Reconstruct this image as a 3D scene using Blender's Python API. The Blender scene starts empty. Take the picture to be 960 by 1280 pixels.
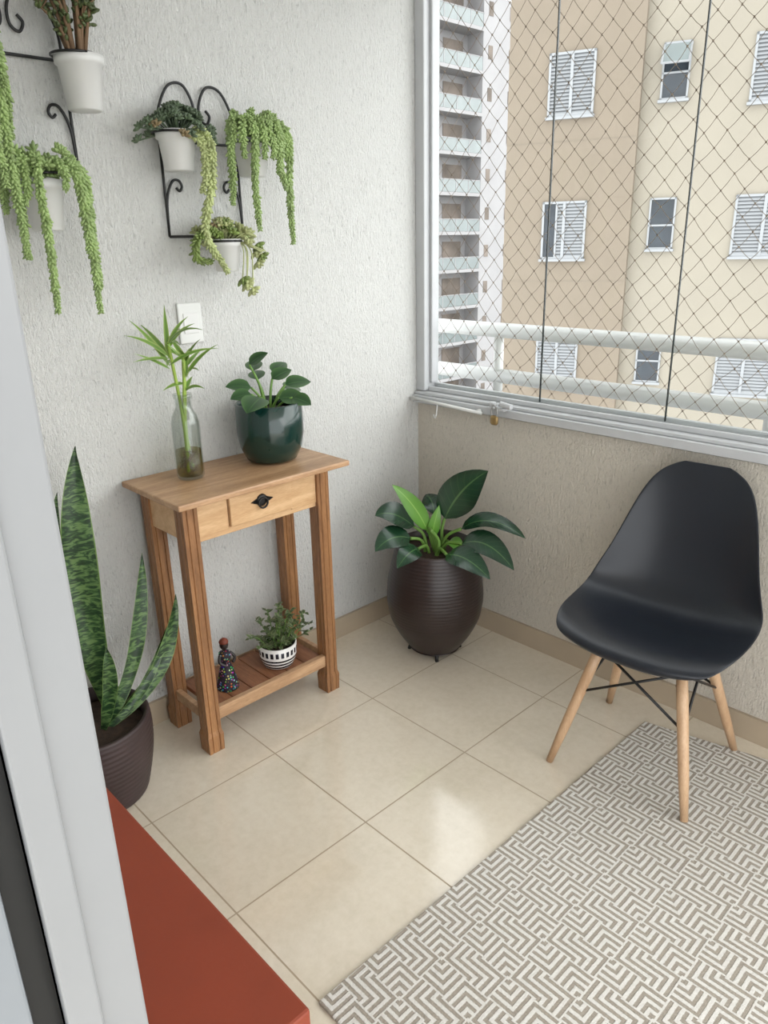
import bpy, math, random
from mathutils import Vector, Matrix
random.seed(7)
V=Vector
pi=math.pi
scene=bpy.context.scene
try: scene.view_settings.view_transform='Standard'
except Exception: pass

def lin(c):
    return tuple(((x/255)/12.92 if x/255<=0.04045 else ((x/255+0.055)/1.055)**2.4) for x in c)+(1,)

# ---------------- materials ----------------
def newmat(name):
    m=bpy.data.materials.new(name); m.use_nodes=True
    nt=m.node_tree; b=nt.nodes['Principled BSDF']
    return m,nt,b
def N(nt,t,**k):
    n=nt.nodes.new(t)
    for a,v in k.items(): setattr(n,a,v)
    return n
def math_(nt,op,a,b=None,c=None):
    n=nt.nodes.new('ShaderNodeMath'); n.operation=op
    for i,x in enumerate((a,b,c)):
        if x is None: continue
        if hasattr(x,'links'): nt.links.new(x,n.inputs[i])
        else: n.inputs[i].default_value=x
    return n.outputs[0]
def mixc(nt,fac,a,b):
    n=nt.nodes.new('ShaderNodeMix'); n.data_type='RGBA'
    for i,x in ((0,fac),(6,a),(7,b)):
        if hasattr(x,'links'): nt.links.new(x,n.inputs[i])
        else: n.inputs[i].default_value=x
    return n.outputs[2]
def noise(nt,scale,detail=3,mapscale=None,coord='Object',rough=.5,dist=0):
    tc=nt.nodes.new('ShaderNodeTexCoord'); o=tc.outputs[coord]
    if mapscale:
        mp=nt.nodes.new('ShaderNodeMapping'); mp.inputs['Scale'].default_value=mapscale; nt.links.new(o,mp.inputs[0]); o=mp.outputs[0]
    n=nt.nodes.new('ShaderNodeTexNoise'); n.inputs['Scale'].default_value=scale; n.inputs['Detail'].default_value=detail; n.inputs['Roughness'].default_value=rough; n.inputs['Distortion'].default_value=dist
    nt.links.new(o,n.inputs['Vector']); return n.outputs[0]
def bump(nt,b,h,strength=.3,dist=.01):
    n=nt.nodes.new('ShaderNodeBump'); n.inputs['Strength'].default_value=strength; n.inputs['Distance'].default_value=dist
    nt.links.new(h,n.inputs['Height']); nt.links.new(n.outputs[0],b.inputs['Normal'])
def ramp(nt,f,stops):
    n=nt.nodes.new('ShaderNodeValToRGB'); nt.links.new(f,n.inputs[0]); e=n.color_ramp.elements
    e[0].position,e[0].color=stops[0][0],stops[0][1]; e[1].position,e[1].color=stops[-1][0],stops[-1][1]
    for p,c in stops[1:-1]:
        x=e.new(p); x.color=c
    return n.outputs[0]
def simple(name,c,rough=.5,var=.12,scale=12,metal=0,spec=.5,bmp=0,bscale=60,coat=0):
    m,nt,b=newmat(name); c=lin(c)
    n=noise(nt,scale)
    a=tuple(x*(1-var) for x in c[:3])+(1,); d=tuple(min(1,x*(1+var)) for x in c[:3])+(1,)
    nt.links.new(ramp(nt,n,[(.3,a),(.7,d)]),b.inputs['Base Color'])
    b.inputs['Roughness'].default_value=rough; b.inputs['Metallic'].default_value=metal; b.inputs['Specular IOR Level'].default_value=spec
    b.inputs['Coat Weight'].default_value=coat
    if bmp: bump(nt,b,noise(nt,bscale),bmp,.003)
    return m
def stucco(name,c):
    m,nt,b=newmat(name); c=lin(c)
    n1=noise(nt,14,5,(8,8,2.2),rough=.7,dist=1.4)
    n2=noise(nt,50,4,(3,3,1.0),rough=.6,dist=.7)
    n3=noise(nt,170,2)
    v=math_(nt,'ADD',math_(nt,'MULTIPLY',n1,.6),math_(nt,'MULTIPLY',n2,.65)); v=math_(nt,'ADD',v,math_(nt,'MULTIPLY',n3,.25))
    k=math_(nt,'ADD',math_(nt,'MULTIPLY',n1,.5),math_(nt,'MULTIPLY',n2,.5))
    nt.links.new(ramp(nt,k,[(.36,tuple(x*.72 for x in c[:3])+(1,)),(.44,tuple(x*.95 for x in c[:3])+(1,)),(.6,c)]),b.inputs['Base Color'])  # relief shade painted into the colour too: hollows darker than the face
    b.inputs['Roughness'].default_value=.85; b.inputs['Specular IOR Level'].default_value=.2
    bump(nt,b,v,.85,.015)
    return m
def wood(name,c1,c2,axis=1,rough=.45,scale=14):
    m,nt,b=newmat(name)
    s=[7,7,7]; s[axis]=.8
    n=noise(nt,scale/4,6,tuple(s),rough=.6,dist=.8)
    n2=noise(nt,scale*3,3,tuple(x*1.4 for x in s))
    f=math_(nt,'ADD',math_(nt,'MULTIPLY',n,.7),math_(nt,'MULTIPLY',n2,.3))
    mid=tuple((a+b_)/2 for a,b_ in zip(c1,c2))
    nt.links.new(ramp(nt,f,[(.33,lin(c1)),(.5,lin(mid)),(.66,lin(c2))]),b.inputs['Base Color'])
    b.inputs['Roughness'].default_value=rough
    bump(nt,b,f,.15,.003)
    return m
def leafmat(name,c,edge,rib,rough=.4,ribw=.06,veins=0,var=.2,vs=.3):
    m,nt,b=newmat(name)
    uv=N(nt,'ShaderNodeUVMap'); sp=N(nt,'ShaderNodeSeparateXYZ'); nt.links.new(uv.outputs[0],sp.inputs[0])
    au=math_(nt,'ABSOLUTE',math_(nt,'SUBTRACT',math_(nt,'MULTIPLY',sp.outputs[0],2),1))
    base=mixc(nt,math_(nt,'POWER',au,2.2),lin(c),lin(edge))
    n=noise(nt,18); base2=mixc(nt,math_(nt,'MULTIPLY',n,var),base,lin(tuple(x*.45 for x in c)))
    if veins:
        w=math_(nt,'FRACT',math_(nt,'SUBTRACT',math_(nt,'MULTIPLY',sp.outputs[1],veins),math_(nt,'MULTIPLY',au,1.8)))
        w=math_(nt,'LESS_THAN',w,.12); base2=mixc(nt,math_(nt,'MULTIPLY',w,vs),base2,lin(rib))
    r=math_(nt,'LESS_THAN',au,ribw)
    nt.links.new(mixc(nt,math_(nt,'MULTIPLY',r,.6),base2,lin(rib)),b.inputs['Base Color'])
    b.inputs['Roughness'].default_value=rough
    return m

M={}
M['wallL']=stucco('stucco_white',(219,219,216))
M['wallB']=stucco('stucco_backlit',(213,206,193))  # window wall: back-lit shade put into a warmer, darker base colour
M['ceil']=simple('ceiling_paint',(234,233,230),.9,.02)
def floor_mat():
    m,nt,b=newmat('floor_tiles')
    g=N(nt,'ShaderNodeNewGeometry'); s=N(nt,'ShaderNodeSeparateXYZ'); nt.links.new(g.outputs['Position'],s.inputs[0])
    fx=math_(nt,'DIVIDE',s.outputs[0],.42); fy=math_(nt,'DIVIDE',math_(nt,'ADD',s.outputs[1],.26+4.2),.42)
    def d(f):
        fr=math_(nt,'FRACT',f); return math_(nt,'MINIMUM',fr,math_(nt,'SUBTRACT',1.0,fr))
    dd=math_(nt,'MINIMUM',d(fx),d(fy))
    grout=math_(nt,'LESS_THAN',dd,.0050)
    cb=N(nt,'ShaderNodeCombineXYZ'); nt.links.new(math_(nt,'FLOOR',fx),cb.inputs[0]); nt.links.new(math_(nt,'FLOOR',fy),cb.inputs[1])
    wn=N(nt,'ShaderNodeTexWhiteNoise'); nt.links.new(cb.outputs[0],wn.inputs[0])
    n=noise(nt,5,6,rough=.62); n2=noise(nt,40,5,rough=.7)
    nn=math_(nt,'ADD',math_(nt,'MULTIPLY',n,.5),math_(nt,'MULTIPLY',n2,.5))
    c=ramp(nt,nn,[(.32,lin((213,203,183))),(.5,lin((221,211,193))),(.68,lin((227,218,201)))])
    c=mixc(nt,math_(nt,'MULTIPLY',wn.outputs[0],.06),c,lin((198,184,160)))
    nt.links.new(mixc(nt,grout,c,lin((166,150,126))),b.inputs['Base Color'])
    r=math_(nt,'ADD',math_(nt,'MULTIPLY',n,.12),.06); r=math_(nt,'ADD',r,math_(nt,'MULTIPLY',grout,.5)); nt.links.new(r,b.inputs['Roughness'])
    b.inputs['Specular IOR Level'].default_value=1.0
    bump(nt,b,math_(nt,'SUBTRACT',1.0,grout),.4,.002)
    return m
M['floor']=floor_mat()
M['skirt']=simple('skirting_tile',(172,157,136),.35,.06,5)
def rug_mat():
    m,nt,b=newmat('rug_weave')
    g=N(nt,'ShaderNodeNewGeometry'); s=N(nt,'ShaderNodeSeparateXYZ'); nt.links.new(g.outputs['Position'],s.inputs[0])
    S=.066
    x=math_(nt,'DIVIDE',math_(nt,'ADD',s.outputs[0],5.0),S); y=math_(nt,'DIVIDE',math_(nt,'ADD',s.outputs[1],8.0),S)
    cx=math_(nt,'FLOOR',x); cy=math_(nt,'FLOOR',y)
    u=math_(nt,'FRACT',x); v=math_(nt,'FRACT',y)
    def flip(f,p):
        return math_(nt,'ADD',math_(nt,'MULTIPLY',f,math_(nt,'SUBTRACT',1.0,math_(nt,'MULTIPLY',p,2.0))),p)
    # interlocking angle blocks, each block a quarter turn from its neighbour
    hx=math_(nt,'MODULO',math_(nt,'FLOOR',math_(nt,'DIVIDE',cx,2.0)),2.0)
    p1=math_(nt,'MODULO',math_(nt,'ADD',cy,hx),2.0)
    p2=math_(nt,'MODULO',cx,2.0)
    u=flip(u,p1); v=flip(v,p2)
    mm=math_(nt,'MAXIMUM',u,v)
    st=math_(nt,'FRACT',math_(nt,'MULTIPLY',mm,4.0))
    st=math_(nt,'ABSOLUTE',math_(nt,'SUBTRACT',st,.5))
    n=noise(nt,200,2)
    st=math_(nt,'ADD',st,math_(nt,'MULTIPLY',math_(nt,'SUBTRACT',n,.5),.16))
    w=ramp(nt,st,[(.0,(0,0,0,1)),(.20,(0,0,0,1)),(.28,(1,1,1,1)),(1,(1,1,1,1))])
    n2=noise(nt,260,2)
    ca=mixc(nt,n2,lin((140,133,123)),lin((178,170,158))); cbb=mixc(nt,n2,lin((204,201,195)),lin((228,226,221)))
    nt.links.new(mixc(nt,w,ca,cbb),b.inputs['Base Color']); b.inputs['Roughness'].default_value=.95; b.inputs['Specular IOR Level'].default_value=.1
    h=math_(nt,'ADD',w,math_(nt,'MULTIPLY',n2,.6)); bump(nt,b,h,.6,.004)
    return m
M['rug']=rug_mat()
M['alu']=simple('white_aluminium',(184,186,188),.35,.03)
M['alug']=simple('grey_aluminium',(122,127,132),.35,.03)
M['jamb']=simple('door_profile_paint',(134,136,138),.4,.02)
M['black']=simple('black_iron',(18,18,19),.45,.1)
M['gasket']=simple('black_gasket',(12,14,15),.6,.1)
M['rail']=simple('rail_paint',(214,215,213),.35,.02)
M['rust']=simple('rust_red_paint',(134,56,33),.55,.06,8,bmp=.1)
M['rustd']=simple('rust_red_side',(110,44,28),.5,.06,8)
M['tabletop']=wood('wood_top',(148,112,80),(200,164,128),1,.4)
M['woodv']=wood('wood_leg',(112,76,48),(168,122,80),2,.45)
M['woody']=wood('wood_apron',(184,144,102),(218,184,142),1,.45)
M['woodx']=wood('wood_slat',(106,66,44),(158,108,76),0,.5)
M['beech']=wood('beech',(178,142,108),(208,176,142),2,.4)
M['chair']=simple('black_plastic',(19,24,33),.36,.05,spec=.5)
M['bpot']=simple('dark_brown_pot',(42,31,29),.36,.12)
M['spot']=simple('brown_pot',(56,42,42),.5,.12)
M['gpot']=simple('green_glaze',(14,46,40),.18,.1,coat=.3)
M['soil']=simple('soil',(52,38,28),.95,.4,60,bmp=.8)
M['wpot']=simple('white_plastic_pot',(210,210,208),.4,.03)
M['net']=simple('net_cord',(122,108,94),.8,.1)
M['outlet']=simple('outlet_plastic',(208,209,206),.3,.01)
M['brass']=simple('padlock_brass',(150,126,84),.35,.1,metal=.6)
M['steel']=simple('steel',(150,150,148),.35,.1,metal=.5)
M['skin']=simple('figurine_clay',(30,20,17),.4,.1)
M['scarf']=simple('figurine_scarf',(112,50,30),.6,.3,60)
M['stem']=simple('green_stem',(100,136,60),.5,.15)
M['bark']=simple('woody_stem',(116,92,68),.8,.2)
M['bstem']=simple('bamboo_stalk',(140,166,66),.4,.15)
M['phil']=leafmat('philodendron_leaf',(28,62,40),(20,46,31),(86,122,72),.22,.05,9,vs=.10)
M['philn']=leafmat('young_philodendron_leaf',(98,150,54),(84,134,50),(150,186,96),.3,.06)
M['pep']=leafmat('peperomia_leaf',(38,70,38),(72,106,58),(72,110,58),.3,.05)
M['bam']=leafmat('bamboo_leaf',(108,144,62),(174,192,116),(100,146,60),.4,.15)
M['sml']=leafmat('small_leaf',(62,84,50),(146,152,110),(84,112,60),.5,.1)
M['burro']=simple('burro_tail_leaf',(144,166,106),.5,.25,30)
M['burro2']=simple('pale_burro_tail_leaf',(168,178,124),.5,.2,30)
M['sedum']=simple('grey_sedum_leaf',(82,98,74),.5,.4,30)
M['sedum2']=simple('mixed_sedum_leaf',(112,130,68),.5,.35,30)
M['grap']=simple('rosette_leaf',(164,170,120),.5,.3,18)
M['redl']=simple('reddish_leaf',(128,112,80),.5,.3,18)
M['crass']=simple('crassula_leaf',(80,92,54),.5,.45,30)
def snake_mat():
    m,nt,b=newmat('snake_plant_leaf')
    uv=N(nt,'ShaderNodeUVMap'); sp=N(nt,'ShaderNodeSeparateXYZ'); nt.links.new(uv.outputs[0],sp.inputs[0])
    au=math_(nt,'ABSOLUTE',math_(nt,'SUBTRACT',math_(nt,'MULTIPLY',sp.outputs[0],2),1))
    n=noise(nt,26,4,(1,1,3.0),dist=1.5)
    c=ramp(nt,n,[(.42,lin((28,52,30))),(.50,lin((50,80,44))),(.60,lin((92,120,70)))])
    nt.links.new(mixc(nt,math_(nt,'GREATER_THAN',au,.93),c,lin((104,130,70))),b.inputs['Base Color'])
    b.inputs['Roughness'].default_value=.34
    return m
M['snake']=snake_mat()
def dots_mat():
    m,nt,b=newmat('floral_dress')
    tc=N(nt,'ShaderNodeTexCoord'); v=N(nt,'ShaderNodeTexVoronoi'); v.inputs['Scale'].default_value=120; nt.links.new(tc.outputs['Object'],v.inputs['Vector'])
    f=math_(nt,'LESS_THAN',v.outputs['Distance'],.34)
    h=N(nt,'ShaderNodeHueSaturation'); h.inputs['Saturation'].default_value=1.1; h.inputs['Value'].default_value=.6; nt.links.new(v.outputs['Color'],h.inputs['Color'])
    nt.links.new(mixc(nt,f,lin((28,16,32)),h.outputs[0]),b.inputs['Base Color']); b.inputs['Roughness'].default_value=.7
    return m
M['dress']=dots_mat()
def stripe_mat():
    m,nt,b=newmat('striped_glaze')
    tc=N(nt,'ShaderNodeTexCoord'); s=N(nt,'ShaderNodeSeparateXYZ'); nt.links.new(tc.outputs['Object'],s.inputs[0])
    z=s.outputs[2]
    a=math_(nt,'ARCTAN2',s.outputs[1],s.outputs[0])
    tick=math_(nt,'GREATER_THAN',math_(nt,'FRACT',math_(nt,'MULTIPLY',a,3.5)),.42)
    band=math_(nt,'MULTIPLY',math_(nt,'GREATER_THAN',z,.050),math_(nt,'LESS_THAN',z,.070))
    low=math_(nt,'MULTIPLY',math_(nt,'LESS_THAN',z,.040),math_(nt,'GREATER_THAN',math_(nt,'FRACT',math_(nt,'MULTIPLY',z,75.0)),.5))
    f=math_(nt,'MAXIMUM',math_(nt,'MULTIPLY',band,tick),low)
    nt.links.new(mixc(nt,f,lin((222,221,218)),lin((24,26,38))),b.inputs['Base Color']); b.inputs['Roughness'].default_value=.2
    return m
M['stripe']=stripe_mat()
def glassmat(name,tint=(1,1,1,1),fac=.08,rough=0.0,blend=None):
    m=bpy.data.materials.new(name); m.use_nodes=True; nt=m.node_tree; nt.nodes.clear()
    o=N(nt,'ShaderNodeOutputMaterial'); t=N(nt,'ShaderNodeBsdfTransparent'); t.inputs[0].default_value=tint
    g=N(nt,'ShaderNodeBsdfGlossy'); g.inputs['Roughness'].default_value=rough
    mx=N(nt,'ShaderNodeMixShader'); lw=N(nt,'ShaderNodeLayerWeight'); lw.inputs[0].default_value=.15
    f=math_(nt,'ADD',math_(nt,'MULTIPLY',lw.outputs['Facing'],.35 if blend is None else blend),fac)
    nt.links.new(f,mx.inputs[0]); nt.links.new(t.outputs[0],mx.inputs[1]); nt.links.new(g.outputs[0],mx.inputs[2]); nt.links.new(mx.outputs[0],o.inputs[0])
    return m
M['glass']=glassmat('window_glass',(.98,.99,.985,1),.01,0,.06)
M['bottle']=glassmat('bottle_glass',(.88,.90,.88,1),.04,0.02,.45)
M['water']=glassmat('water',(.72,.68,.36,1),.04,0,.2)
M['gedge']=simple('glass_edge',(40,46,46),.2,.05)
# outside albedos are kept low because the sky is strong
M['tan']=simple('tan_render',(126,115,101),.9,.04,1.5,bmp=.1)
M['cream']=simple('cream_render',(144,137,124),.9,.03,1.5,bmp=.1)
M['band']=simple('facade_groove',(120,110,97),.9,.04)
M['shut']=simple('white_shutter',(146,148,150),.5,.02)
M['shutd']=simple('shutter_gap',(104,106,108),.7,.05)
M['dglass']=simple('dark_pane',(46,52,58),.1,.3,2)
M['tower']=simple('tower_white',(158,156,157),.9,.05,.5)
M['towerd']=simple('tower_recess',(116,106,98),.9,.35,.7)
M['tglass']=simple('balcony_glass',(120,128,128),.15,.1,1)
M['ground']=simple('street_ground',(96,96,90),.9,.3,.05)

# ---------------- mesh builder ----------------
class MB:
    def __init__(s): s.v=[];s.f=[];s.uv=[];s.mi=[]
    def add(s,vs,fs,uvs=None,mi=0):
        o=len(s.v); s.v+= [tuple(x) for x in vs]; s.f+=[tuple(i+o for i in f) for f in fs]; s.mi+=[mi]*len(fs)
        s.uv+= uvs if uvs else [(0.5,0.5)]*len(vs)
    def box(s,a,b,mi=0):
        x0,y0,z0=a;x1,y1,z1=b
        s.add([(x0,y0,z0),(x1,y0,z0),(x1,y1,z0),(x0,y1,z0),(x0,y0,z1),(x1,y0,z1),(x1,y1,z1),(x0,y1,z1)],
              [(0,3,2,1),(4,5,6,7),(0,1,5,4),(1,2,6,5),(2,3,7,6),(3,0,4,7)],mi=mi)
    def tube(s,pts,r,seg=8,mi=0,cap=True):
        pts=[V(p) for p in pts]; n=len(pts)
        rs=r if isinstance(r,(list,tuple)) else [r]*n
        vs=[];fs=[]; up=None
        for i,p in enumerate(pts):
            t=(pts[min(i+1,n-1)]-pts[max(i-1,0)])
            t=t.normalized() if t.length>1e-9 else V((0,0,1))
            if up is None: up=V((0,0,1)) if abs(t.z)<.9 else V((1,0,0))
            a=(up-t*up.dot(t)); a=a.normalized() if a.length>1e-6 else t.orthogonal().normalized()
            up=a; b=t.cross(a)
            for k in range(seg):
                q=2*pi*k/seg; vs.append(p+(a*math.cos(q)+b*math.sin(q))*rs[i])
        for i in range(n-1):
            for k in range(seg):
                k2=(k+1)%seg; fs.append((i*seg+k,i*seg+k2,(i+1)*seg+k2,(i+1)*seg+k))
        if cap: fs.append(tuple(range(seg-1,-1,-1))); fs.append(tuple((n-1)*seg+k for k in range(seg)))
        s.add(vs,fs,mi=mi)
    def lathe(s,prof,c=(0,0,0),seg=40,mi=0,capb=True,capt=False):
        vs=[];fs=[];n=len(prof)
        for r,z in prof:
            for k in range(seg):
                q=2*pi*k/seg; vs.append((c[0]+r*math.cos(q),c[1]+r*math.sin(q),c[2]+z))
        for i in range(n-1):
            for k in range(seg):
                k2=(k+1)%seg; fs.append((i*seg+k,i*seg+k2,(i+1)*seg+k2,(i+1)*seg+k))
        if capb: fs.append(tuple(range(seg-1,-1,-1)))
        if capt: fs.append(tuple((n-1)*seg+k for k in range(seg)))
        s.add(vs,fs,mi=mi)
    def leaf(s,p0,p1,p2,W,hint,shape='ovate',seg=9,fold=.18,mi=0,wave=0):
        p0,p1,p2,hint=V(p0),V(p1),V(p2),V(hint).normalized()
        us=(-1,-.55,0,.55,1); vs=[];fs=[];uv=[]
        for i in range(seg+1):
            t=i/seg; p=p0*(1-t)**2+p1*2*t*(1-t)+p2*t*t; T=((p1-p0)*(1-t)+(p2-p1)*t)
            T=T.normalized() if T.length>1e-9 else V((0,0,1))
            S=T.cross(hint); S=S.normalized() if S.length>1e-4 else T.orthogonal().normalized(); Nn=S.cross(T)
            if shape=='ovate': w=max(.0,math.sin(pi*min(1,t)**.75))**.8
            elif shape=='round': w=max(0,math.sin(pi*t))**.5
            elif shape=='lance': w=max(0,math.sin(pi*t**.6))**.9
            elif shape=='sword': w=(.42+.58*math.sin(min(1,t*1.7)*pi/2))*(1 if t<.6 else max(0,1-((t-.6)/.4)**2.0))
            w=max(w*W/2,.0004)
            if wave>.1:
                tw=math.sin(t*6.5+1)*wave*2; S,Nn=S*math.cos(tw)+Nn*math.sin(tw),Nn*math.cos(tw)-S*math.sin(tw)
            for u in us:
                q=p+S*u*w+Nn*(abs(u)*fold*w+ min(wave,.1)*W*math.sin(t*11+u*2)*abs(u)); vs.append(q); uv.append(((u+1)/2,t))
        for i in range(seg):
            for k in range(4):
                a=i*5+k; fs.append((a,a+1,a+6,a+5))
        s.add(vs,fs,uv,mi)
    def aleaf(s,base,az,el,L,W,droop,shape='ovate',mi=0,fold=.18,seg=7,hint=None):
        h=V((math.cos(az),math.sin(az),0)); base=V(base)
        d0=h*math.cos(el)+V((0,0,math.sin(el))); e2=el-droop; d1=h*math.cos(e2)+V((0,0,math.sin(e2)))
        p1=base+d0*L*.5; p2=p1+d1*L*.5
        hh=hint if hint is not None else (V((0,0,1))*math.cos(el)-h*math.sin(el)+V((0,0,.01)))
        s.leaf(base,p1,p2,W,hh,shape,seg,fold,mi)
    def bead(s,p,d,L,r,mi=0,seg=5):
        p=V(p); d=V(d).normalized(); a=d.orthogonal().normalized(); b=d.cross(a)
        vs=[];fs=[]
        for t,k in ((0,.55),(.4,1),(.8,.72)):
            for j in range(seg):
                q=2*pi*j/seg; vs.append(p+d*L*t+(a*math.cos(q)+b*math.sin(q))*r*k)
        vs.append(p+d*L)
        for i in range(2):
            for j in range(seg):
                j2=(j+1)%seg; fs.append((i*seg+j,i*seg+j2,(i+1)*seg+j2,(i+1)*seg+j))
        for j in range(seg): fs.append((2*seg+j,2*seg+(j+1)%seg,3*seg))
        s.add(vs,fs,mi=mi)
    def obj(s,name,mats,parent=None,smooth=True,loc=None,bevel=0,sub=0):
        me=bpy.data.meshes.new(name); me.from_pydata(s.v,[],s.f); me.update()
        uvl=me.uv_layers.new(name='UVMap')
        for l in me.loops: uvl.data[l.index].uv=s.uv[l.vertex_index]
        if not isinstance(mats,(list,tuple)): mats=[mats]
        for m in mats: me.materials.append(m)
        me.polygons.foreach_set('material_index',s.mi)
        me.polygons.foreach_set('use_smooth',[smooth]*len(s.f))
        o=bpy.data.objects.new(name,me); scene.collection.objects.link(o)
        if parent: o.parent=parent
        if loc is not None: o.location=loc
        if bevel:
            b=o.modifiers.new('bevel','BEVEL'); b.width=bevel; b.segments=2; b.limit_method='ANGLE'
        if sub:
            b=o.modifiers.new('sub','SUBSURF'); b.levels=sub; b.render_levels=sub
        return o
def empty(name,label,cat,loc=(0,0,0),group=None,rot=0):
    o=bpy.data.objects.new(name,None); scene.collection.objects.link(o); o.empty_display_size=.05
    o.location=loc; o.rotation_euler=(0,0,rot); o['label']=label; o['category']=cat
    if group: o['group']=group
    return o
def tag(o,label,cat): o['label']=label; o['category']=cat; return o
def struct(o,label=None):
    o['kind']='structure'
    if label: o['label']=label
    return o
def smoothpath(pts,n=6):
    pts=[V(p) for p in pts]; P=[pts[0]]+pts+[pts[-1]]; out=[]
    for i in range(1,len(P)-2):
        for k in range(n):
            t=k/n; a,b,c,d=P[i-1],P[i],P[i+1],P[i+2]
            out.append(.5*((2*b)+(c-a)*t+(2*a-5*b+4*c-d)*t*t+(3*b-a-3*c+d)*t**3))
    out.append(pts[-1]); return out
def rv(a): return V((random.uniform(-a,a),random.uniform(-a,a),random.uniform(-a,a)))

# ---------------- room ----------------
def sbox(name,a,b,mat,label=None,bevel=0):
    m=MB(); m.box(a,b); o=m.obj(name,mat,smooth=False,bevel=bevel); struct(o,label); return o
sbox('floor',(-.1,-4.2,-.1),(4.6,.1,0),M['floor'])
sbox('wall_left',(-.15,-2.2,0),(0,0,2.5),M['wallL'])
sbox('wall_back',(-.15,0,0),(4.6,.14,.885),M['wallB'])
sbox('wall_front',(0,-2.2,0),(1.56,-2.07,2.5),M['wallL'])
sbox('ceiling',(-.15,-4.2,2.5),(4.6,.14,2.6),M['ceil'])
sbox('baseboard_left',(0,-2.07,0),(.012,-.012,.085),M['skirt'])
sbox('baseboard_back',(0,-.012,0),(4.6,0,.085),M['skirt'])

# window
w=bpy.data.objects.new('window_1',None); scene.collection.objects.link(w); struct(w,'frameless glass balcony enclosure with white aluminium frame'); 
m=MB(); m.box((0,-.01,.94),(.045,.075,2.5)); m.box((.045,.02,.97),(.058,.06,2.44)); m.box((.045,-.01,2.42),(4.6,.075,2.5)); m.obj('frame',M['alu'],w,False,bevel=.004)
m=MB(); m.box((0,-.035,.895),(4.6,.14,.925)); m.box((0,-.02,.925),(4.6,.10,.938)); m.box((0.045,.012,.938),(4.6,.026,.956)); m.box((0.045,.05,.938),(4.6,.066,.966)); m.obj('sill',M['alu'],w,False,bevel=.003)
joints=[.065,.56,1.03,1.50,1.97,2.44,2.91]
for a,b in zip(joints[:-1],joints[1:]):
    m=MB(); m.box((a+.0015,.037,.955),(b-.0015,.045,2.42)); m.obj('glass_pane',M['glass'],w,False)
    m=MB(); m.box((b-.0018,.038,.955),(b+.0018,.044,2.42)); m.obj('pane_edge',M['gedge'],w,False)
# safety net: knotted cords that sag a little between the knots
m=MB(); x0,x1,z0,z1=0.0,2.6,.90,2.48; dx,dz=.070,.076
nx=int((x1-x0)/(dx/2)); nz=int((z1-z0)/(dz/2))
def kn(i,j):
    return V((x0+i*dx/2+.0025*math.sin(i*1.7+j*2.3),.115+.003*math.sin(i*.6+j*.9),z0+j*dz/2+.0025*math.sin(i*2.9+j*1.1)))
for i in range(nx):
    for j in range(nz+1):
        if (i+j)%2: continue
        a=kn(i,j)
        for dj in (1,-1):
            if 0<=j+dj<=nz:
                b=kn(i+1,j+dj); mid=(a+b)/2+V((0,0,-.0022)); m.tube([a,mid,b],.00095,3,cap=False)
        m.box((a.x-.002,a.y-.002,a.z-.0028),(a.x+.002,a.y+.002,a.z+.0028))
o=m.obj('safety_net',M['net'],smooth=False); tag(o,'diamond mesh safety net behind the glass panes','safety net')
# railing
e=empty('balcony_railing','white tubular balcony railing outside the glass panes','railing',(0,.25,.885))
for z in (1.165,.985):
    m=MB(); m.tube([(-.15,0,z-.885),(4.6,0,z-.885)],.029,16); m.obj('rail',M['rail'],e)
for x in (.21,1.27,2.33,3.39):
    m=MB(); m.tube([(x,0,-.03),(x,0,.28)],.02,14); m.obj('post',M['rail'],e)
sbox('trim_1',(-.15,.14,.80),(4.6,.34,.86),M['alu'])
# latch, drying bar and padlock
e=empty('hanging_bar','slim white metal bar with hook fixed to the sill','bar',(0,-.05,.900))
m=MB(); m.tube([(.005,0,.016),(.37,0,.002)],.0065,8); m.tube([(.01,.03,.012),(.01,0,.012)],.009,8); m.tube([(.35,.03,.005),(.35,0,.005)],.009,8); m.obj('bar',M['rail'],e)
m=MB(); m.tube(smoothpath([(.15,0,.005),(.15,-.004,-.03),(.15,-.012,-.045),(.15,-.022,-.03)]),.003,6); m.obj('hook',M['rail'],e)
e=empty('padlock','small brass padlock hanging from the sill latch','padlock',(.440,-.064,.893))
m=MB(); m.lathe([(.0,-.022),(.012,-.021),(.0175,-.014),(.0175,.006),(.013,.013),(.0,.014)],seg=20,capb=False); m.v=[(x,y*.5,z) for x,y,z in m.v]; m.obj('body',M['brass'],e)
m=MB(); m.tube(smoothpath([(-.011,0,.010),(-.012,0,.034),(0,0,.050),(.012,0,.034),(.011,0,.010)]),.0034,8); m.obj('shackle',M['steel'],e)
m=MB(); m.box((.40,-.062,.924),(.48,-.035,.934)); m.tube([(.42,-.05,.93),(.42,-.05,.952)],.012,12); m.tube([(.455,-.05,.948),(.505,-.05,.942)],.011,10); m.tube([(.44,-.072,.936),(.44,-.045,.936)],.005,6); o=m.obj('window_latch',M['alu'],smooth=False,bevel=.002); tag(o,'small metal latch on the white window sill','latch')

# outlet
e=empty('wall_outlet','white plastic wall outlet plate on stucco wall','outlet',(0,-1.0,1.285))
m=MB(); m.box((0,-.04,-.06),(.009,.04,.06)); m.obj('plate',M['outlet'],e,False,bevel=.004)
m=MB(); m.box((.009,-.025,-.03),(.012,.025,.03)); m.obj('socket',M['wpot'],e,False,bevel=.003)
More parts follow.
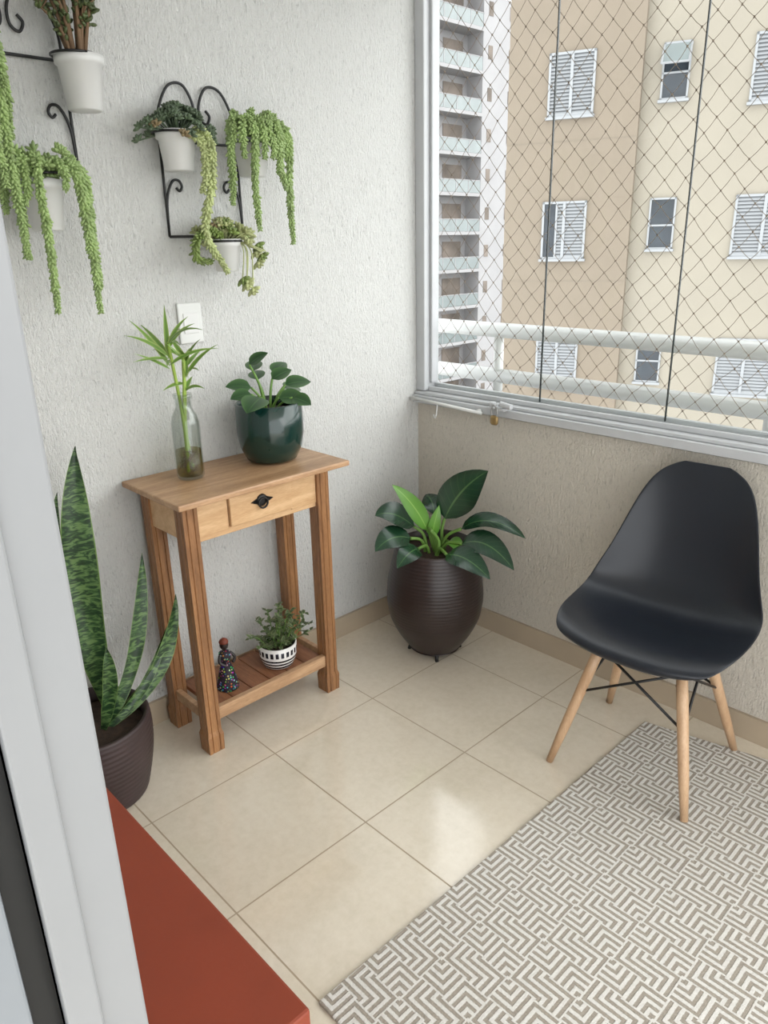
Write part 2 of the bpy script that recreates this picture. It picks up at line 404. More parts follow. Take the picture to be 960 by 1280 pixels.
# door profiles
d=bpy.data.objects.new('door_1',None); scene.collection.objects.link(d); struct(d,'white aluminium sliding door frame')
m=MB(); m.box((1.56,-2.100,0),(1.68,-2.048,2.5)); m.box((1.66,-2.100,0),(1.684,-2.078,2.5)); m.obj('jamb',M['jamb'],d,False,bevel=.002)
m=MB(); m.box((1.56,-2.118,0),(1.672,-2.100,2.5)); m.obj('gasket',M['gasket'],d,False)
m=MB(); m.box((1.56,-2.2,0),(1.682,-2.118,2.5)); m.obj('door_leaf',M['alug'],d,False,bevel=.002)

# ---------------- bench ----------------
e=empty('bench','low rust red painted bench beside the door','bench',(0,0,0))
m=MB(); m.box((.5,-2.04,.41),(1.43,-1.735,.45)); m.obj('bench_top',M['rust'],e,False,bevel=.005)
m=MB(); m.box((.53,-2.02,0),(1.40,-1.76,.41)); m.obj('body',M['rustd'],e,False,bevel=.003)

# ---------------- rug ----------------
m=MB(); T=.009
c=[(1.155,-1.525),(3.2,-1.50),(3.2,-.02),(2.0,-.03),(1.52,-.075),(1.165,-.155)]
n=len(c); m.add([(x,y,0.0005) for x,y in c]+[(x,y,T) for x,y in c],[tuple(range(n-1,-1,-1)),tuple(range(n,2*n))]+[(i,(i+1)%n,n+(i+1)%n,n+i) for i in range(n)])
o=m.obj('rug',M['rug'],smooth=False,bevel=.003); tag(o,'beige and white maze patterned woven rug on tiles','rug')

# ---------------- console table ----------------
TX0,TX1,TY0,TY1,TZ=.004,.34,-1.285,-.675,.85
e=empty('console_table','rustic wooden console table with one drawer and low shelf','table',(.15,-.98,0))
ex,ey=.15,-.98
def L(x,y,z): return (x-ex,y-ey,z)
m=MB(); m.box(L(TX0,TY0,TZ-.018),L(TX1,TY1,TZ)); m.obj('table_top',M['tabletop'],e,False,bevel=.004)
lx=[(.035,.08),(.235,.28)]; ly=[(-1.245,-1.2),(-.765,-.72)]
for (xa,xb) in lx:
    for (ya,yb) in ly:
        m=MB(); cx,cy=(xa+xb)/2,(ya+yb)/2; hw=.0235
        gd=.003
        poly=[]
        side=[(-hw,0),(-.013,0),(-.011,gd),(-.009,0),(.009,0),(.011,gd),(.013,0)]
        for r in range(4):
            for a,b in side:
                p=(a,-hw+b)
                for _ in range(r): p=(-p[1],p[0])
                poly.append(p)
        zs=[(0,1.12),(.06,1.18),(.075,1.0),(.831,1.0)]; vs=[];fs=[];n=len(poly)
        for z,sc in zs:
            for p in poly: vs.append((cx-ex+p[0]*sc,cy-ey+p[1]*sc,z))
        for i in range(len(zs)-1):
            for k in range(n): fs.append((i*n+k,i*n+(k+1)%n,(i+1)*n+(k+1)%n,(i+1)*n+k))
        fs.append(tuple(range(n-1,-1,-1))); fs.append(tuple((len(zs)-1)*n+k for k in range(n)))
        m.add(vs,fs); m.obj('leg',M['woodv'],e,False)
m=MB()
m.box(L(.045,-1.24,.715),L(.27,-1.228,.832)); m.box(L(.045,-.737,.715),L(.27,-.725,.832)); m.box(L(.045,-1.2,.715),L(.057,-.765,.832))
m.box(L(.26,-1.2,.715),L(.272,-1.095,.832)); m.box(L(.26,-.865,.715),L(.272,-.765,.832)); m.box(L(.255,-1.2,.70),L(.268,-.765,.722))
m.obj('apron',M['woody'],e,False,bevel=.002)
dr=MB(); dr.box(L(.06,-1.092,.722),L(.281,-.868,.829)); dro=dr.obj('drawer',M['woody'],e,False,bevel=.003)
m=MB(); m.lathe([(.0,.0),(.02,.0),(.017,.004),(.006,.006),(.0,.006)],seg=16)
hv=[(b[2],b[0],b[1]) for b in m.v]; m.v=[(.281-ex+x,-.98-ey+y,.779+z) for x,y,z in hv]
m.add([(.2805-ex,-.98-ey+a,.779+b) for a,b in ((-.04,0),(0,-.016),(.04,0),(0,.016))]+[(.285-ex,-.98-ey+a,.779+b) for a,b in ((-.04,0),(0,-.016),(.04,0),(0,.016))],[(0,1,2,3),(4,5,6,7),(0,4,5,1),(1,5,6,2),(2,6,7,3),(3,7,4,0)])
m.tube([(.289-ex,-.98-ey+.016*math.cos(t),.772+.016*math.sin(t)) for t in [i*2*pi/14 for i in range(15)]],.003,6)
m.obj('handle',M['black'],dro)
m=MB()
for i in range(6):
    ya=-1.2+i*.0725; m.box(L(.045,ya+.0015,.125),L(.27,ya+.071,.14))
m.obj('shelf',M['woodx'],e,False,bevel=.002)
m=MB(); m.box(L(.255,-1.2,.105),L(.275,-.765,.147)); m.box(L(.04,-1.2,.105),L(.055,-.765,.14)); m.box(L(.08,-1.238,.105),L(.235,-1.22,.14)); m.box(L(.08,-.745,.105),L(.235,-.727,.14)); m.obj('shelf_rail',M['tabletop'],e,False,bevel=.002)

# ---------------- bottle with bamboo ----------------
e=empty('lucky_bamboo_bottle','clear glass bottle with lucky bamboo standing on console table','plant',(.125,-1.12,TZ+.001))
m=MB(); m.lathe([(.036,0),(.040,.006),(.041,.02),(.041,.165),(.036,.188),(.027,.204),(.023,.213),(.023,.236),(.027,.24),(.027,.252),(.0245,.252),(.0205,.236),(.0205,.214),(.025,.204),(.034,.186),(.0385,.165),(.0385,.02),(.035,.008)],seg=32); m.obj('glass_bottle',M['bottle'],e)
m=MB(); m.lathe([(.034,.009),(.0375,.02),(.0375,.085)],seg=24,capt=True); m.obj('water',M['water'],e)
m=MB(); m.tube(smoothpath([(0,.01,.02),(-.002,0,.14),(.002,.008,.25),(0,.018,.36)]),[.0055]*19,8); m.tube(smoothpath([(.01,-.012,.02),(.004,-.006,.14),(-.004,-.008,.25),(.0,-.025,.40)]),[.005]*19,8)
m.tube(smoothpath([(-.01,.0,.02),(-.006,.004,.14),(.006,.0,.22),(.003,.012,.30)]),[.0045]*19,8); m.obj('stalk',M['bstem'],e)
m=MB()
for i in range(16):
    q=[(random.uniform(-.025,.025),random.uniform(-.025,.025),.012+random.random()*.08) for _ in range(4)]; m.tube(smoothpath(q,3),.0015,4)
m.obj('root',M['bark'],e)
m=MB()
for (bz,by,nn,LL) in ((.33,.022,10,.12),(.375,-.028,13,.155),(.28,.012,3,.08)):
    for i in range(nn):
        az=i*2.4+random.uniform(-.3,.3); m.aleaf((0,by,bz+random.uniform(-.05,.02)),az,random.uniform(.1,1.2),LL*random.uniform(.7,1.1),.015,random.uniform(.2,1.1),'lance',hint=(.5,-.4,.8))
m.obj('leaves',M['bam'],e)

# ---------------- green pot ----------------
e=empty('potted_peperomia','dark green glazed pot with peperomia standing on console table','plant',(.145,-.835,TZ+.001))
m=MB(); m.lathe([(.06,0),(.08,.008),(.098,.045),(.106,.09),(.105,.185),(.101,.188),(.097,.185),(.097,.16)],seg=48); m.obj('pot',M['gpot'],e)
m=MB(); m.lathe([(.098,.155),(.05,.165),(.0,.168)],seg=24,capb=False); m.obj('soil',M['soil'],e)
st=MB(); lf=MB()
for (tx,ty,tz,az,el,LL,WW) in [(-.02,-.035,.285,2.4,.5,.08,.055),(-.03,-.04,.305,1.0,.7,.07,.045),(.05,-.06,.215,-1.1,-.1,.10,.085),(.0,.02,.255,1.4,.5,.075,.055),(.02,.055,.235,1.3,.2,.09,.06),(.03,.02,.20,.9,.1,.09,.065),(-.04,.055,.265,1.9,.5,.08,.055),(-.05,.0,.25,2.6,.5,.07,.055),(.0,-.06,.24,-2.0,.3,.08,.055),(-.02,.08,.215,1.8,.0,.085,.06),(.06,.05,.2,.4,-.1,.07,.055),(.03,-.08,.225,-1.8,.1,.07,.055)]:
    st.tube(smoothpath([(tx*.2,ty*.2,.15),(tx*.5,ty*.5,.15+(tz-.15)*.6),(tx,ty,tz)],4),.0035,6)
    lf.aleaf((tx,ty,tz),az,el,LL,WW,.4,'ovate',fold=.15,hint=(.45,-.4,.8))
st.obj('stem',M['stem'],e); lf.obj('leaves',M['pep'],e)

# ---------------- shelf pot ----------------
e=empty('potted_succulent','white pot with dark striped bands on table shelf','plant',(.185,-.90,.141))
m=MB(); m.lathe([(.045,0),(.052,.004),(.063,.035),(.066,.082),(.063,.084),(.061,.082),(.060,.065)],seg=40); m.obj('pot',M['stripe'],e)
m=MB(); m.lathe([(.060,.062),(.0,.072)],seg=24,capb=False); m.obj('soil',M['soil'],e)
st=MB(); lf=MB()
for i in range(38):
    az=random.uniform(0,2*pi); r=random.uniform(.02,.10); tz=random.uniform(.11,.22)-r*.35; x,y=r*math.cos(az)*.8,r*math.sin(az)
    if i<5: x,y,tz=[(.03,.13,.12),(.02,.11,.16),(.05,-.11,.12),(.02,-.12,.15),(.03,.12,.09)][i]
    p=smoothpath([(x*.3,y*.3,.065),(x*.7,y*.7,tz*.9),(x,y,tz)],4); st.tube(p,.0015,5)
    for k in range(11):
        q=p[min(len(p)-1,2+int(k*.6))]; a=random.uniform(0,2*pi); lf.aleaf(q,a,random.uniform(-.2,1.0),random.uniform(.015,.026),.014,.5,'ovate',seg=4)
st.obj('stem',M['stem'],e); lf.obj('leaves',M['sml'],e)

# ---------------- figurine ----------------
e=empty('clay_figurine','dark clay woman figurine in floral dress on table shelf','figurine',(.185,-1.105,.141))
m=MB(); m.lathe([(.036,0),(.036,.008),(.031,.03),(.022,.07),(.014,.092),(.017,.105),(.021,.118),(.019,.128),(.008,.135)],seg=24,capt=True); m.obj('dress',M['dress'],e)
m=MB(); m.lathe([(.006,.132),(.006,.14),(.012,.145),(.0145,.155),(.013,.167),(.006,.174)],seg=20,capt=True)
m.tube(smoothpath([(.0,-.019,.122),(.012,-.028,.105),(.022,-.012,.09)]),[.005]*13,8); m.tube(smoothpath([(.0,.019,.122),(.012,.028,.105),(.022,.014,.095)]),[.005]*13,8)
m.tube([(.013,0,.155),(.0165,0,.153)],.002,6)
m.obj('body',M['skin'],e)
m=MB(); m.lathe([(.0145,.162),(.0155,.167),(.012,.174),(.006,.178),(.002,.179)],seg=20,capt=True); m.obj('headscarf',M['scarf'],e)

# ---------------- big floor pot ----------------
e=empty('potted_philodendron','dark brown ribbed egg shaped pot with broadleaf philodendron in corner','plant',(.345,-.275,0))
prof=[(.085,.020),(.10,.024)]
H=.445
def rad(t): 
    pts=[(0,.096),(.12,.134),(.3,.172),(.5,.185),(.7,.178),(.88,.160),(1,.150)]
    for (a,ra),(b,rb) in zip(pts[:-1],pts[1:]):
        if t<=b: 
            k=(t-a)/(b-a); return ra+(rb-ra)*k
    return .152
rr=[rad(i/130) for i in range(131)]
for _ in range(80): rr=[rr[0]]+[(rr[i-1]+rr[i]*2+rr[i+1])/4 for i in range(1,130)]+[rr[-1]]
for i in range(131):
    t=i/130; prof.append((rr[i]+(.0003*math.sin(i*pi/2) if i>40 else 0),.025+H*t*.93))
ztop=prof[-1][1]; prof+=[(.148,ztop+.006),(.141,ztop+.004),(.138,ztop-.03)]
m=MB(); m.lathe(prof,seg=64); m.obj('pot',M['bpot'],e)
for a in (-.75,.9,2.4,3.9):
    m=MB(); m.tube([(.09*math.cos(a),.09*math.sin(a),.03),(.10*math.cos(a),.10*math.sin(a),0)],.007,8)
    m.obj('foot',M['black'],e)
m=MB(); m.lathe([(.139,ztop-.03),(.0,ztop-.02)],seg=24,capb=False); m.obj('soil',M['soil'],e)
st=MB(); lf=MB()
z0=ztop-.03
cam_h=V((.6,-.55,.55))
def pl(s0,s1,mid,tip,W,mi,h=cam_h,sr=.006):
    s1=V(s1)-V((0,0,.02)); mid=V(mid)-V((0,0,.025)); tip=V(tip)-V((0,0,.03))
    st.tube(smoothpath([(s0[0],s0[1],z0),((s0[0]+s1[0])/2*.8,(s0[1]+s1[1])/2*.8,(z0+s1[2])/2+.02),s1],5),sr,8)
    lf.leaf(s1,mid,tip,W,h,'ovate',12,.14,mi,wave=.02)
pl((.02,.02),(.02,.03,.56),(.06,.06,.69),(.17,.09,.77),.14,0,(.7,-.6,.4))
pl((.02,.0),(.10,.03,.54),(.18,.08,.63),(.34,.09,.56),.085,0,(.2,-.3,.9))
pl((.03,-.01),(.13,.0,.50),(.22,.03,.56),(.34,.03,.46),.10,0,(.3,-.5,.8))
pl((.03,-.03),(.11,-.06,.47),(.20,-.06,.51),(.30,-.05,.44),.10,0,(.2,-.4,.9))
pl((-.02,-.02),(-.06,-.05,.53),(-.10,-.12,.62),(-.13,-.18,.60),.11,0,(.5,-.2,.8))
pl((-.02,-.03),(-.04,-.09,.50),(-.06,-.17,.55),(-.06,-.25,.50),.10,0,(.5,-.3,.8))
pl((.0,-.03),(.0,-.09,.47),(.02,-.16,.50),(.02,-.22,.45),.08,0,(.5,-.3,.8))
pl((-.03,.02),(-.06,.06,.55),(-.10,.10,.60),(-.16,.12,.60),.08,0,(.6,-.5,.6))
pl((.0,.0),(-.01,-.03,.52),(-.03,-.07,.64),(-.08,-.14,.72),.065,1,(.7,-.6,.3))
pl((.0,.0),(.0,-.02,.49),(.015,-.02,.56),(.02,-.0,.63),.045,1,(.7,-.6,.1))
pl((.03,.02),(.05,.02,.48),(.10,.0,.52),(.16,-.02,.47),.05,1,(.3,-.5,.8))
for i in range(4):
    st.tube(smoothpath([(.012*i,-.01*i,z0),(.012*i,-.02,z0+.06),(.014*i-.02,-.02-.01*i,z0+.11)],4),[.007]*9,8)
st.obj('stem',M['stem'],e); lf.obj('leaves',[M['phil'],M['philn']],e)

# ---------------- snake plant ----------------
e=empty('potted_snake_plant','tall mottled snake plant in brown floor pot beside table','plant',(.19,-1.56,0))
pr=[(.125,0),(.135,.005)]
for i in range(60):
    t=i/59; pr.append((.137+.031*math.sin(t*pi*.62)+.0008*math.sin(i*1.6),.01+.235*t))
pr+=[(.163,.252),(.153,.251),(.147,.215)]
m=MB(); m.lathe(pr,seg=56); m.obj('pot',M['spot'],e)
m=MB(); m.lathe([(.149,.21),(.0,.22)],seg=24,capb=False); m.obj('soil',M['soil'],e)
lf=MB()
def sn(b,mid,tip,W,h=(.8,-.5,.1),wv=.06): lf.leaf((b[0],b[1],.205),mid,tip,W,h,'sword',24,.25,wave=wv)
sn((.0,.07),(-.05,.03,.6),(-.03,.10,1.02),.090,wv=.12)
sn((-.04,-.0),(-.08,-.05,.55),(-.06,.045,.90),.065,(.6,-.7,.1))
sn((.02,.04),(.02,.18,.38),(.0,.225,.69),.044,(.9,-.3,.1),.16)
sn((.02,.03),(.05,.25,.30),(.02,.30,.54),.050,(.75,.1,.6),.16)
sn((.03,.02),(.05,.17,.27),(.02,.26,.45),.028,(.8,-.1,.5),.12)
sn((.0,-.04),(.02,-.06,.5),(.0,-.07,.72),.045,(.8,-.5,.1))
sn((.03,.02),(.07,.06,.34),(.06,.06,.48),.04,(.8,-.5,.1),.14)
sn((-.06,-.06),(-.08,-.12,.5),(-.1,-.14,.8),.07)
lf.obj('leaves',M['snake'],e)

# ---------------- chair ----------------
e=empty('shell_chair','black moulded shell chair with splayed light wooden legs','chair',(1.24,-.312,0),rot=math.radians(4.5))
rows=[(-.222,.410,.140,.0),(-.234,.427,.176,.0),(-.224,.441,.210,.004),(-.17,.450,.232,.012),(-.09,.444,.243,.024),(0,.432,.247,.038),(.07,.432,.245,.052),(.125,.452,.239,.068),(.16,.50,.228,.076),(.183,.57,.206,.066),(.20,.65,.186,.048),(.215,.73,.164,.030),(.227,.785,.140,.016),(.235,.82,.110,.006),(.240,.842,.062,.0)]
SC=1.04
us=[-1,-.92,-.75,-.5,-.25,0,.25,.5,.75,.92,1]
vs=[];fs=[]
for i,(y,z,w_,ed) in enumerate(rows):
    a=rows[max(i-1,0)]; b=rows[min(i+1,len(rows)-1)]; t=V((0,b[0]-a[0],b[1]-a[1])).normalized(); nn=V((0,-t.z,t.y))
    for u in us:
        p=V((u*w_,y,z))+nn*ed*abs(u)**2.6
        if i<4: p.y+=.03*abs(u)**3
        vs.append(p*SC)
nu=len(us)
for i in range(len(rows)-1):
    for k in range(nu-1): a=i*nu+k; fs.append((a,a+1,a+nu+1,a+nu))
m=MB(); m.add(vs,fs); o=m.obj('seat_shell',M['chair'],e)
s_=o.modifiers.new('s','SOLIDIFY'); s_.thickness=.006; s_.offset=-1
s_=o.modifiers.new('b','SUBSURF'); s_.levels=2; s_.render_levels=2
feet=[(-.206,-.203),(.206,-.203),(.206,.203),(-.206,.203)]; tops=[(-.115,-.10),(.115,-.10),(.115,.08),(-.115,.08)]
def lp(i,z):
    k=z/.40; return V((feet[i][0]+(tops[i][0]-feet[i][0])*k,feet[i][1]+(tops[i][1]-feet[i][1])*k,z))
for i in range(4):
    z_=0.0095 if i==1 else 0
    m=MB(); m.tube([lp(i,z_),lp(i,.12),lp(i,.3),lp(i,.40)],[.0105,.0145,.016,.015],14); m.obj('leg',M['beech'],e)
m=MB()
for i in range(4):
    j=(i+1)%4
    m.tube([lp(i,.24),lp(j,.385)],.004,8); m.tube([lp(j,.24),lp(i,.385)],.004,8); m.tube([lp(i,.385),lp(j,.385)],.006,8)
    m.tube([lp(i,.385),lp(i,.40)+V((0,0,.02))],.011,8)
m.tube([lp(0,.385),lp(2,.385)],.006,8); m.tube([lp(1,.385),lp(3,.385)],.006,8)
m.obj('wire_brace',M['black'],e)

# ---------------- wall racks ----------------
def rack(label,yc,zc,group='iron wall plant racks'):
    e=empty('plant_rack',label,'plant rack',(0.012,yc,zc),group)
    m=MB(); r=.0038; x=.0
    def T(pts,rr=r): m.tube(smoothpath([(x if len(p)==2 else p[2],p[0],p[1]) for p in pts],6),rr,6)
    def Ln(*pts): m.tube([(x,p[0],p[1]) for p in pts],r,6)
    Ln((-.125,.27),(-.125,0)); Ln((-.125,0),(.125,0)); Ln((.125,0),(.125,.27)); Ln((-.125,.25),(.125,.25))
    T([(-.125,.26),(-.12,.32),(-.085,.385),(-.04,.395),(-.012,.355),(-.01,.315),(-.03,.30),(-.042,.32),(-.03,.335)])
    T([(.125,.26),(.12,.32),(.085,.385),(.04,.395),(.012,.355),(.01,.315),(.03,.30),(.042,.32),(.03,.335)])
    for s in (-1,1):
        T([(s*.125,.02),(s*.12,.10),(s*.10,.145),(s*.08,.15),(s*.07,.135),(s*.078,.122),(s*.088,.13)])
    m.obj('frame',M['black'],e)
    for (py,pz,pr) in ((-.122,.26,.056),(.125,.25,.056),(.008,-.015,.049)):
        k=MB(); k.tube([(.075+pr*math.cos(t),py+pr*math.sin(t),pz) for t in [i*2*pi/24 for i in range(25)]],.003,6); k.tube([(0,py,max(pz,0)),(.075-pr,py,pz)],.003,6); k.obj('ring',M['black'],e)
    return e
rack('black scrolled iron rack on stucco wall holding three pots',-.915,1.53)
rack('black scrolled iron rack with trailing plants, mounted higher',-1.405,1.69)

def wpot(e,rt,h,zr):
    m=MB(); rb=rt*.72
    m.lathe([(rb*.9,zr-h),(rb,zr-h+.003),(rt*.9,zr-.022),(rt*1.0,zr-.02),(rt*1.02,zr),(rt*.96,zr),(rt*.9,zr-.015)],seg=32); m.obj('pot',M['wpot'],e)
    m=MB(); m.lathe([(rt*.92,zr-.012),(0,zr-.006)],seg=16,capb=False); m.obj('soil',M['soil'],e)
def strand(m,path,R=.012,mi=0,sp=.0068,n=5,r=.0044):
    R*=1.15
    path=[V(path[0])]+[V(p)+V((random.uniform(-.004,.004),random.uniform(-.007,.007),0)) for p in path[1:]]
    P=smoothpath(path,10); acc=0; ph=0; tot=sum((b-a).length for a,b in zip(P[:-1],P[1:])); run=0
    for a,b in zip(P[:-1],P[1:]):
        d=b-a; l=d.length
        if l<1e-6: continue
        T=d/l; A=T.orthogonal().normalized(); B=T.cross(A)
        while acc<l:
            p=a+T*acc; ph+=.7; g=1.0-.35*max(0,(run+acc)/tot-.7)/.3
            for k in range(n):
                q=ph+2*pi*k/n; o=A*math.cos(q)+B*math.sin(q)
                m.bead(p+o*.001,o*.8+T*.8+rv(.25),R*g*random.uniform(.8,1.4),r*g,mi)
            acc+=sp
        acc-=l; run+=l
def rosette(m,p,d,R,n=14,r=.006,mi=0):
    p=V(p); d=V(d).normalized(); A=d.orthogonal().normalized(); B=d.cross(A)
    for k in range(n):
        q=k*2.4; t=k/n; o=A*math.cos(q)+B*math.sin(q)
        m.bead(p,o*(1.1-t*.8)+d*(.25+t),R*(1-.35*t),r*(1-.3*t),mi)
def hang(name,label,y,z,rt,h,group='small hanging wall pots'):
    e=empty(name,label,'plant',(.087,y,z),group); wpot(e,rt,h,0.006); return e
e=hang('hanging_sedum_pot','white hanging pot with grey green sedum cluster on iron rack',-1.03,1.79,.054,.10)
m=MB()
for i in range(85):
    a=random.uniform(0,2*pi); r=random.uniform(0,.11); z=.045-(r/.11)**2*.055+random.uniform(-.012,.02)
    x=max(-.05,r*math.cos(a)*.75); m_p=(x,r*math.sin(a),z); m.tube([(x*.3,r*math.sin(a)*.3,0),m_p],.0018,4); rosette(m,m_p,(x*6,r*math.sin(a)*6,.6),.022,10,.0048,1 if random.random()<.1 else 0)
m.obj('leaves',[M['sedum'],M['redl']],e)
m=MB(); strand(m,[(.04,.03,.01),(.075,.055,-.03),(.07,.05,-.13),(.06,.03,-.22),(.05,.035,-.27),(.05,.075,-.33),(.045,.10,-.36)],.0145,r=.005)
strand(m,[(.05,.0,.0),(.07,.03,-.03),(.075,.035,-.10),(.07,.03,-.15)],.012)
m.obj('trailing_stem',M['burro2'],e)
e=hang('hanging_burro_tail','white hanging pot overflowing with bright green burro tail strands',-.79,1.785,.054,.10)
m=MB()
for (yy,zz,xx) in [(-.095,-.10,.05),(-.07,-.05,.07),(-.035,-.24,.075),(-.05,-.10,.085),(.035,-.09,.085),(.065,-.13,.06),(.10,-.05,.03),(.105,-.28,.035),(.01,-.05,.09),(-.085,-.17,.03),(.05,-.03,.07),(-.02,-.05,.09)]:
    strand(m,[(xx*.3,yy*.3,.015),(xx*.75,yy*.75,.05),(xx,yy,.015),(xx,yy*1.04,zz*.5),(xx,yy*1.05,zz)],.0125)
for (yy,xx) in [(.05,.0),(-.04,0),(.02,.03),(-.02,.04)]: strand(m,[(xx*.4,yy*.4,.01),(xx,yy,.06),(xx+.02,yy*1.6,.07)],.012)
m.obj('trailing_stem',M['burro'],e)
e=hang('hanging_rosette_pot','small white hanging pot with mixed rosette succulents on rack',-.905,1.515,.046,.09)
m=MB()
for i in range(46):
    a=random.uniform(0,2*pi); r=random.uniform(0,.09); z=.035-(r/.09)**2*.04+random.uniform(-.015,.02); x=max(-.05,r*math.cos(a)*.6); y_=r*math.sin(a)*1.3
    if x>.03 and abs(y_)<.04: z=max(z,.02)
    m.tube([(x*.3,y_*.3,0),(x,y_,z)],.002,4); rosette(m,(x,y_,z),(x*6,y_*6,.5),.026,10,.006,random.choice((0,0,0,1,1,2)))
for p in [(.045,.02,-.105),(.05,.03,-.12),(.05,.05,-.135),(.045,.035,-.11),(.03,.085,-.03),(.02,.10,-.01),(.03,.09,-.06),(.03,.105,-.04)]:
    m.tube(smoothpath([(.03,0.03,.0),(.05,p[1]*.9+.01,-.03),p],4),.002,4); rosette(m,p,(.5,.3,-.6),.028,9,.0065,random.choice((0,1)))
strand(m,[(.02,-.02,.01),(.04,-.07,.03),(.045,-.115,.005),(.04,-.125,-.035),(.03,-.10,-.05),(.02,-.07,-.055)],.0145,1)
m.obj('leaves',[M['grap'],M['sedum2'],M['redl']],e)
e=hang('hanging_crassula_pot','white hanging pot with upright woody branching crassula',-1.272,1.935,.057,.12)
st=MB(); m=MB()
for i in range(15):
    a=2*pi*i/15*2.6+random.uniform(-.3,.3); r=random.uniform(.05,.125); H_=random.uniform(.09,.26)+.01; x=max(-.06,r*math.cos(a)*.8); y_=r*math.sin(a)
    P=smoothpath([(x*.2,y_*.2,0),(x*.45+random.uniform(-.015,.015),y_*.5,H_*.55),(x,y_,H_)],7); st.tube(P,[.0055-.003*k/len(P) for k in range(len(P))],6)
    for k in range(5,len(P)):
        for _ in range(2):
            d=V((math.cos(random.random()*7),math.sin(random.random()*7),random.uniform(-.2,1))); q=P[k]+rv(.007)
            m.bead(q,d,random.uniform(.012,.019),.0048)
        if random.random()<.3:
            q=P[k]+V((random.uniform(-.01,.025),random.uniform(-.035,.035),random.uniform(.005,.03))); st.tube([P[k],q],.0018,5); rosette(m,q,(0,0,1),.016,8,.0046)
st.obj('branch',M['bark'],e); m.obj('leaves',M['crass'],e)
e=hang('hanging_burro_tail','white hanging pot with long drooping burro tail strands',-1.41,1.655,.052,.115)
m=MB()
for (yy,zz,xx) in [(-.035,-.30,.085),(-.075,-.17,.06),(.075,-.31,.06),(.09,-.11,.04),(-.065,-.05,.07),(.02,-.02,.09),(.095,-.25,.03),(-.10,-.07,.03),(.06,-.16,.07)]:
    strand(m,[(xx*.3,yy*.3,.015),(xx*.75,yy*.75,.045),(xx,yy,.01),(xx,yy*1.04,zz*.5),(xx,yy*1.05,zz)],.0125)
for i in range(26):
    a=random.uniform(0,2*pi); r=random.uniform(.02,.08); rosette(m,(max(-.05,r*math.cos(a)),r*math.sin(a),.045+random.uniform(-.03,.03)),(math.cos(a),math.sin(a),.8),.026,9,.0055)
m.obj('trailing_stem',M['burro'],e)
e=hang('hanging_burro_tail','white hanging pot with dense pale burro tail strands',-1.545,1.94,.054,.11)
m=MB()
for (yy,zz,xx) in [(.045,-.46,.07),(.02,-.30,.09),(.065,-.20,.05),(-.02,-.34,.09),(.05,-.10,.08),(-.07,-.2,.05)]:
    strand(m,[(xx*.3,yy*.3,.015),(xx*.75,yy*.75,.045),(xx,yy,.01),(xx,yy*1.04,zz*.5),(xx,yy*1.05,zz)],.013)
m.obj('trailing_stem',M['burro'],e)

# ---------------- outside ----------------
e=empty('apartment_building','tan and cream apartment block with white shuttered windows','building',(-7.67,12.65,0),rot=math.radians(22))
m=MB(); m.box((-1.32,0,-26),(1.37,8,26)); m.obj('tan_facade',M['tan'],e,False)
m=MB(); m.box((1.37,.22,-26),(10,8,26)); m.obj('cream_facade',M['cream'],e,False)
for k in range(-4,4):
    z=3.42+2.8*k; m=MB(); m.box((-1.33,-.004,z),(1.38,0.01,z+.018)); m.obj('floor_band',M['band'],e,False)
def shutter(e,x,z,w,h,y=0,gap=None):
    m=MB(); f=.045
    m.box((x,y-.05,z),(x+w,y+.0,z+f)); m.box((x,y-.05,z+h-f),(x+w,y,z+h)); m.box((x,y-.05,z),(x+f,y,z+h)); m.box((x+w-f,y-.05,z),(x+w,y,z+h)); m.box((x+w/2-.03,y-.055,z),(x+w/2+.03,y,z+h))
    m.box((x-.03,y-.09,z-.05),(x+w+.03,y,z))
    xa,xb=x+f,x+w-f
    if gap=='a':
        m.box((xa,y-.02,z+f),(xa+w*.28,y-.014,z+h-f),2); xa=xa+w*.28; m.box((xa-.02,y-.055,z),(xa+.02,y,z+h))
    if gap=='b':
        m.box((xb-w*.26,y-.02,z+f),(xb,y-.014,z+h-f),2); xb=xb-w*.26; m.box((xb-.02,y-.055,z),(xb+.02,y,z+h))
    n=16
    for i in range(n):
        zz=z+f+(h-2*f)*i/n; a=zz; b=zz+(h-2*f)/n*.72
        m.add([(xa,y-.045,a),(xb,y-.045,a),(xb,y-.012,b),(xa,y-.012,b)],[(0,1,2,3)])
    m.box((xa,y-.008,z+f),(xb,y-.004,z+h-f),1)
    m.obj('shutter_window',[M['shut'],M['shutd'],M['dglass']],e,False)
def sash(e,x,z,w,h,y=0,op=False):
    m=MB(); f=.035
    m.box((x,y-.05,z),(x+w,y,z+f)); m.box((x,y-.05,z+h-f),(x+w,y,z+h)); m.box((x,y-.05,z),(x+f,y,z+h)); m.box((x+w-f,y-.05,z),(x+w,y,z+h)); m.box((x,y-.05,z+h*.45),(x+w,y,z+h*.45+f)); m.box((x-.03,y-.09,z-.05),(x+w+.03,y,z))
    m.box((x+f,y-.012,z+f),(x+w-f,y-.008,z+h-f),1)
    if op:
        zt=z+h-f; yb=y-.42; zb=z+h*.58
        m.add([(x+.01,y-.05,zt),(x+w-.01,y-.05,zt),(x+w-.01,yb,zb),(x+.01,yb,zb)],[(0,1,2,3)],mi=2)
        for a,b in (((x+.01,y-.05,zt),(x+.01,yb,zb)),((x+w-.01,y-.05,zt),(x+w-.01,yb,zb)),((x+.01,yb,zb),(x+w-.01,yb,zb))): m.tube([a,b],.02,4)
    m.obj('sash_window',[M['shut'],M['dglass'],M['tglass']],e,False)
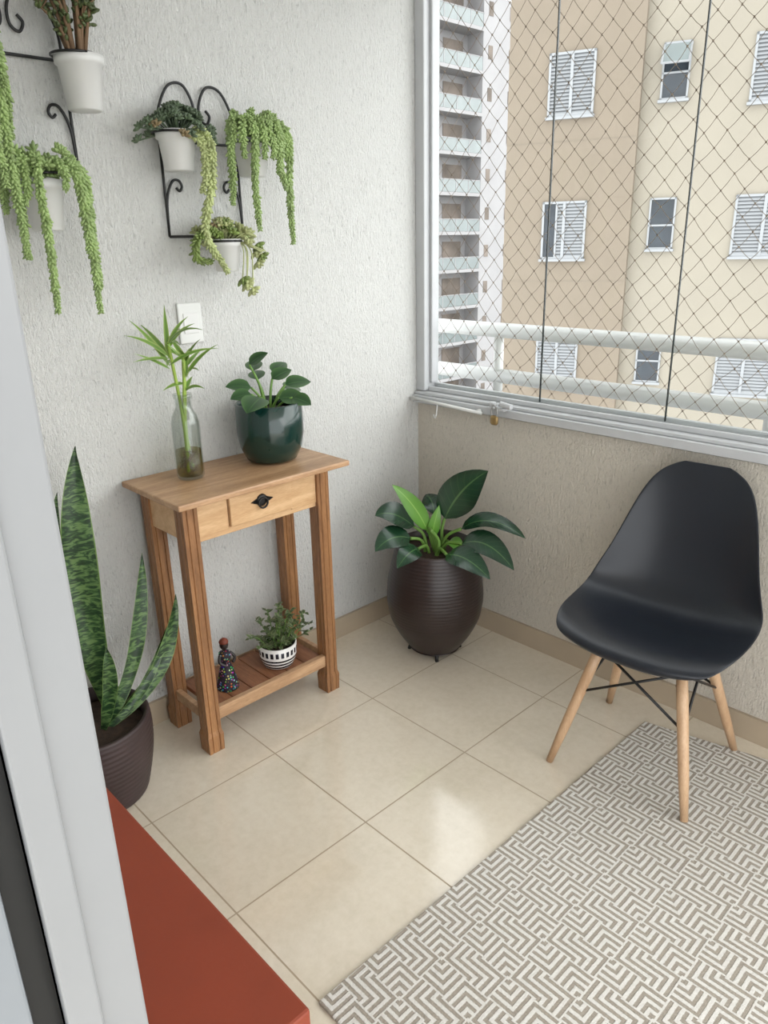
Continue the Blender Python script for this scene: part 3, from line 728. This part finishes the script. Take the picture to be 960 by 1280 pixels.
for k in range(-2,2):
    zt=5.06+2.8*(k)
    shutter(e,-.47,zt-1.17,.94,1.17,0,'a' if k==-1 else None); shutter(e,3.35,zt-1.17,1.1,1.17,.22,'b' if k==-1 else None); sash(e,1.72,zt-1.0,.52,1.0,.22,k==0)
    shutter(e,6.2,zt-1.17,1.1,1.17,.22)

e=empty('residential_tower','distant pale residential tower with stacked glass balconies','building',(-38.4,41.3,0))
m=MB(); m.box((-14,6.2,-30),(0,11.6,18.4)); m.box((-14,-9,-30),(-1.5,6.2,26)); m.obj('body',M['tower'],e,False)
for k in range(-7,5):
    z=13.3+2.8*(k-3)
    for a,b in ((.7,2.6),(3.4,5.6),(-4.6,-.4)):
        m=MB(); m.box((-1.5,a,z+.15),(-1.45,b,z+2.2)); m.obj('balcony_door',M['towerd'],e,False)
    for y in (6.8,9.3):
        m=MB(); m.box((0,y,z+1.0),(.03,y+.5,z+1.9)); m.obj('side_window',M['towerd'],e,False)
for k in range(-7,6):
    z=13.3+2.8*(k-3)
    for ya,yb in ((.3,6.15),(-5.9,-.1)):
        m=MB(); m.box((-1.5,ya,z-.12),(.1,yb,z+.12)); m.box((.02,ya,z+.14),(.06,yb,z+1.0),1); m.box((0,ya,z+1.0),(.08,yb,z+1.05)); 
        for q in range(5): yq=ya+(yb-ya-.06)*q/4; m.box((0,yq,z+.1),(.08,yq+.05,z+1.05))
        m.obj('balcony',[M['tower'],M['tglass']],e,False)
m=MB(); m.box((-200,5,-30.2),(200,300,-30)); o=m.obj('floor_outside',M['ground'],smooth=False); struct(o,'grey ground far below the buildings')

# ---------------- light ----------------
wd=bpy.data.worlds.new('world'); scene.world=wd; wd.use_nodes=True
bg=wd.node_tree.nodes['Background']; bg.inputs[0].default_value=(.96,.98,1.0,1); bg.inputs[1].default_value=3.2
sl_=bpy.data.lights.new('hazy_sun','SUN'); sl_.energy=2.0; sl_.angle=math.radians(60); sl_.color=(1,.99,.97)
so=bpy.data.objects.new('hazy_sun',sl_); scene.collection.objects.link(so); so.rotation_euler=V((-.8,-.45,-.42)).to_track_quat('-Z','Y').to_euler()

# ---------------- camera ----------------
f=933
Xw=V((950,-315,933)).normalized(); Zw=V((-58,2590,933)).normalized(); Yw=Zw.cross(Xw).normalized(); Xw=Yw.cross(Zw).normalized()
cam=bpy.data.cameras.new('camera'); co=bpy.data.objects.new('camera',cam); scene.collection.objects.link(co)
Mx=Matrix((Xw,Yw,Zw)).to_4x4(); Mx.translation=V((2.0811,-2.1837,1.5)); co.matrix_world=Mx
cam.sensor_fit='HORIZONTAL'; cam.sensor_width=36; cam.lens=36*f/960; cam.clip_start=.02; cam.clip_end=500
scene.camera=co
